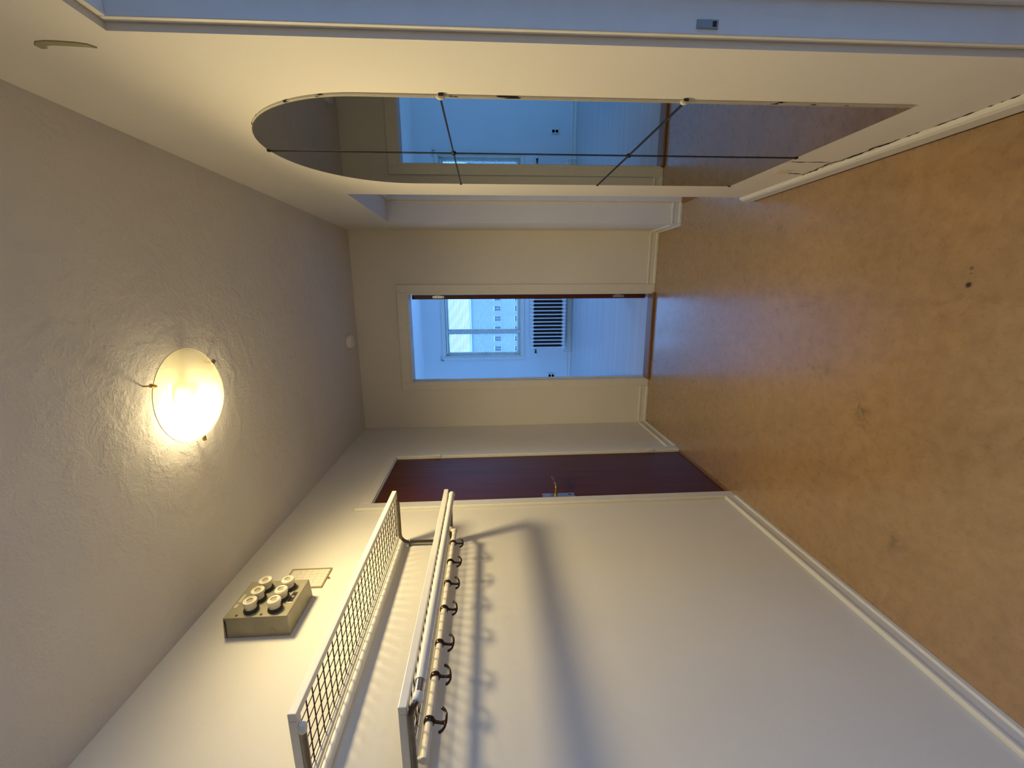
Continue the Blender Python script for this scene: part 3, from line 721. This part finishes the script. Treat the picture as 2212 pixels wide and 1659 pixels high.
# ------------------------------------------------------------------ daylit room: window, blind, radiator, socket
def window(name, fn, a0, a1, z0, z1, label, mull, sash=.055):
    """fn(a, d, z): a along the wall, d outwards"""
    t = thing(name, label, 'window', fn((a0 + a1) / 2, 0, z0), 'structure')
    def bb_(nm, a_0, a_1, d0, d1, z_0, z_1, m_, par=None):
        p, q = fn(a_0, d0, z_0), fn(a_1, d1, z_1)
        return obj(nm, B((min(p[0], q[0]), max(p[0], q[0]), min(p[1], q[1]), max(p[1], q[1]), z_0, z_1)), m_, par or t, bevel=.003)
    for (c0, c1, e0, e1) in ((a0, a0 + .035, z0, z1), (a1 - .035, a1, z0, z1), (a0 + .035, a1 - .035, z0, z0 + .035), (a0 + .035, a1 - .035, z1 - .035, z1)):
        bb_('casing', c0, c1, -.015, .01, e0, e1, M['trim'])
    i0, i1, j0, j1 = a0 + .03, a1 - .03, z0 + .03, z1 - .03
    for (c0, c1, e0, e1) in ((i0, i0 + .03, j0, j1), (i1 - .03, i1, j0, j1), (i0 + .03, i1 - .03, j0, j0 + .03), (i0 + .03, i1 - .03, j1 - .03, j1)):
        bb_('frame', c0, c1, .0, .12, e0, e1, M['trim'])
    edges = [i0 + .03] + list(mull) + [i1 - .03]
    for k in range(len(edges) - 1):
        s0, s1 = edges[k] + (.02 if k else 0), edges[k + 1] - (.02 if k < len(edges) - 2 else 0)
        wl, wr = (.022 if k else sash), (.022 if k < len(edges) - 2 else sash)
        s = None
        for (c0, c1, e0, e1) in ((s0, s0 + wl, j0 + .03, j1 - .03), (s1 - wr, s1, j0 + .03, j1 - .03), (s0 + wl, s1 - wr, j0 + .03, j0 + .03 + sash), (s0 + wl, s1 - wr, j1 - .03 - sash, j1 - .03)):
            s = bb_('sash', c0, c1, .05, .10, e0, e1, M['trim'])
        bb_('pane', s0 + wl - .005, s1 - wr + .005, .072, .076, j0 + .03 + sash - .005, j1 - .03 - sash + .005, M['pane'], s)
    for mm in mull: bb_('mullion', mm - .02, mm + .02, .03, .12, j0 + .03, j1 - .03, M['trim'])
    return t
w1 = window('window_1', lambda a, d, z: (a, FD + d, z), WX0, WX1, WZ0, WZ1, 'white framed window with blind above the radiator', [.495])
bm = bmesh.new(); tube(bm, [(.105, FD + .05, 1.45), (.105, FD + .02, 1.45), (.105, FD + .014, 1.44), (.105, FD + .012, 1.37)], .006, 8); obj('window_handle', bm, M['plate'], w1, smooth=True)
obj('top_bracket', B((.012, .020, FD - .02, FD, 2.16, 2.21), (.012, .09, FD - .02, FD - .012, 2.205, 2.212)), M['plate'], w1)
window('window_2', lambda a, d, z: (FX0 - d, a, z), S0, S1, SZ0, SZ1, 'unseen left window added to brighten the daylit room', [5.35])  # out of view, added for more daylight in the room
window('window_5', lambda a, d, z: (FX1 + d, a, z), Q0, S1, SZ0, SZ1, 'white framed right window of the daylit room', [])
window('window_3', lambda a, d, z: (AN + d, a, z), A0, A1, AZ0, AZ1, 'white framed window of the side room beside the viewer', [])
window('window_4', lambda a, d, z: (a, BY + d, z), B0, B1, BZ0, BZ1, 'assumed glazed door of the unseen room behind the recess', [2.75])  # never in view, placed and sized to light the floor by the recess

bl = thing('venetian_blind', 'white venetian blind hanging in the far window', 'window blind', (.8, FD + .03, 2.12))
b0, b1 = .125, WX1 - .10
obj('head_rail', B((b0, b1, FD + .016, FD + .046, 2.082, 2.110)), M['slat'], bl, bevel=.003)
bm = bmesh.new()
cs = [(-.0125, -.0006), (-.006, .0010), (0, .0015), (.006, .0010), (.0125, -.0006)]
poly = cs + [(a, b - .0007) for a, b in reversed(cs)]
extrude(bm, poly, lambda p, t: (t, p[0] * cos(.32) - p[1] * sin(.32), -p[0] * sin(.32) + p[1] * cos(.32)), b0, b1)
bmesh.ops.recalc_face_normals(bm, faces=bm.faces[:])
sme = bpy.data.meshes.new('slat'); bm.to_mesh(sme); bm.free(); sme.materials.append(M['slat'])
for k in range(48):
    o = bpy.data.objects.new('slat', sme); COL.objects.link(o); o.parent = bl
    o.matrix_parent_inverse = Matrix.Translation(bl.location).inverted(); o.location = (0, FD + .031, 2.070 - k * .0243)
obj('bottom_rail', B((b0, b1, FD + .022, FD + .040, .892, .904)), M['slat'], bl, bevel=.002)
for x in (.22, .78, 1.34):
    bm = bmesh.new(); tube(bm, [(x, FD + .018, 2.085), (x, FD + .018, .895)], .0008, 5); obj('ladder_cord', bm, M['slat'], bl)

rad = thing('radiator', 'white ribbed radiator under the far window', 'radiator', (.85, FD - .1, .12))
bm = bmesh.new()
def rib_outline():
    return [(-.010, .122), (.010, .122), (.027, .135), (.027, .165), (.0085, .185), (.0085, .645), (.027, .662), (.027, .692), (.010, .705), (-.010, .705), (-.027, .692), (-.027, .662), (-.0085, .645), (-.0085, .185), (-.027, .165), (-.027, .135)]
extrude(bm, rib_outline(), lambda p, t: (p[0], t, p[1]), FD - .150, FD - .025)
bmesh.ops.recalc_face_normals(bm, faces=bm.faces[:])
rme = bpy.data.meshes.new('rib'); bm.to_mesh(rme); bm.free(); rme.materials.append(M['rad'])
nr = 21
for k in range(nr):
    o = bpy.data.objects.new('rib', rme); COL.objects.link(o); o.parent = rad
    o.matrix_parent_inverse = Matrix.Translation(rad.location).inverted(); o.location = (.238 + k * .0605, 0, 0)
    md = o.modifiers.new('bevel', 'BEVEL'); md.width = .004; md.segments = 2; md.limit_method = 'ANGLE'
bm = bmesh.new()
for z in (.15, .677): tube(bm, [(.20, FD - .10, z), (.238 + nr * .0605, FD - .10, z)], .017, 12)
obj('header_pipe', bm, M['rad'], rad, smooth=True)
for x in (.45, 1.2): obj('wall_bracket', B((x, x + .03, FD - .06, FD - .004, .62, .65)), M['rad'], rad)
obj('gap_shade_panel', B((.215, .238 + nr * .0605 - .02, FD - .024, FD - .018, .175, .655)), M['bakelite'], rad)  # dark sheet added so the gaps between the ribs look shaded
bm = bmesh.new(); tube(bm, [(.205, FD - .10, .612), (.17, FD - .10, .612)], .012, 12); tube(bm, [(.172, FD - .10, .612), (.135, FD - .10, .612)], [.016, .019], 14); va = obj('valve_body', bm, M['bakelite'], rad, smooth=True)
bm = bmesh.new(); tube(bm, [(.136, FD - .10, .612), (.110, FD - .10, .612), (.102, FD - .10, .612)], [.020, .019, .012], 16); obj('valve_head', bm, M['white'], va, smooth=True)
bm = bmesh.new(); tube(bm, [(.21, FD - .10, .15), (.165, FD - .10, .15), (.150, FD - .10, .14), (.140, FD - .10, .12), (.135, FD - .10, .02), (.135, FD - .10, 0)], .009, 10); obj('supply_pipe', bm, M['rad'], rad, smooth=True)

sk = thing('wall_socket', 'white double power socket low on the far wall', 'socket', (-.272, FD, .33))
obj('face_plate', B((-.304, -.240, FD - .016, FD, .270, .388)), M['white'], sk, bevel=.005)
for z in (.302, .356):
    bm = bmesh.new(); lathe(bm, [(0, 0), (.019, 0), (.021, -.003), (.0215, 0)], (-.272, FD - .0165, z), 'Y', 20); o = obj('outlet', bm, M['bakelite'], sk)

# ------------------------------------------------------------------ outside the far window
ground = struct('ground', B((-120, 120, 10, 160, -7.2, -7.0)), M['ground'], 'dark asphalt ground outside the far window', 'ground')
ab = thing('apartment_building', 'pale apartment building across the street behind the blind', 'building', (0, 60, -7))
obj('facade', B((-30, 30, 60, 70, -7, 3.7)), M['facade'], ab)
obj('roof_edge', B((-30.3, 30.3, 59.7, 70, 3.7, 4.0)), M['farframe'], ab)
for iz, z in enumerate((-.6, -3.6)):
    for k in range(12):
        x = -9 + k * 1.45
        f = obj('window', B((x, x + .78, 59.92, 60.02, z, z + 1.05)), M['farframe'], ab)
        for a in (.06, .42):
            for b in (.06, .55): obj('pane', B((x + a, x + a + .30, 59.89, 59.93, z + b, z + b + .42)), M['farpane'], f)
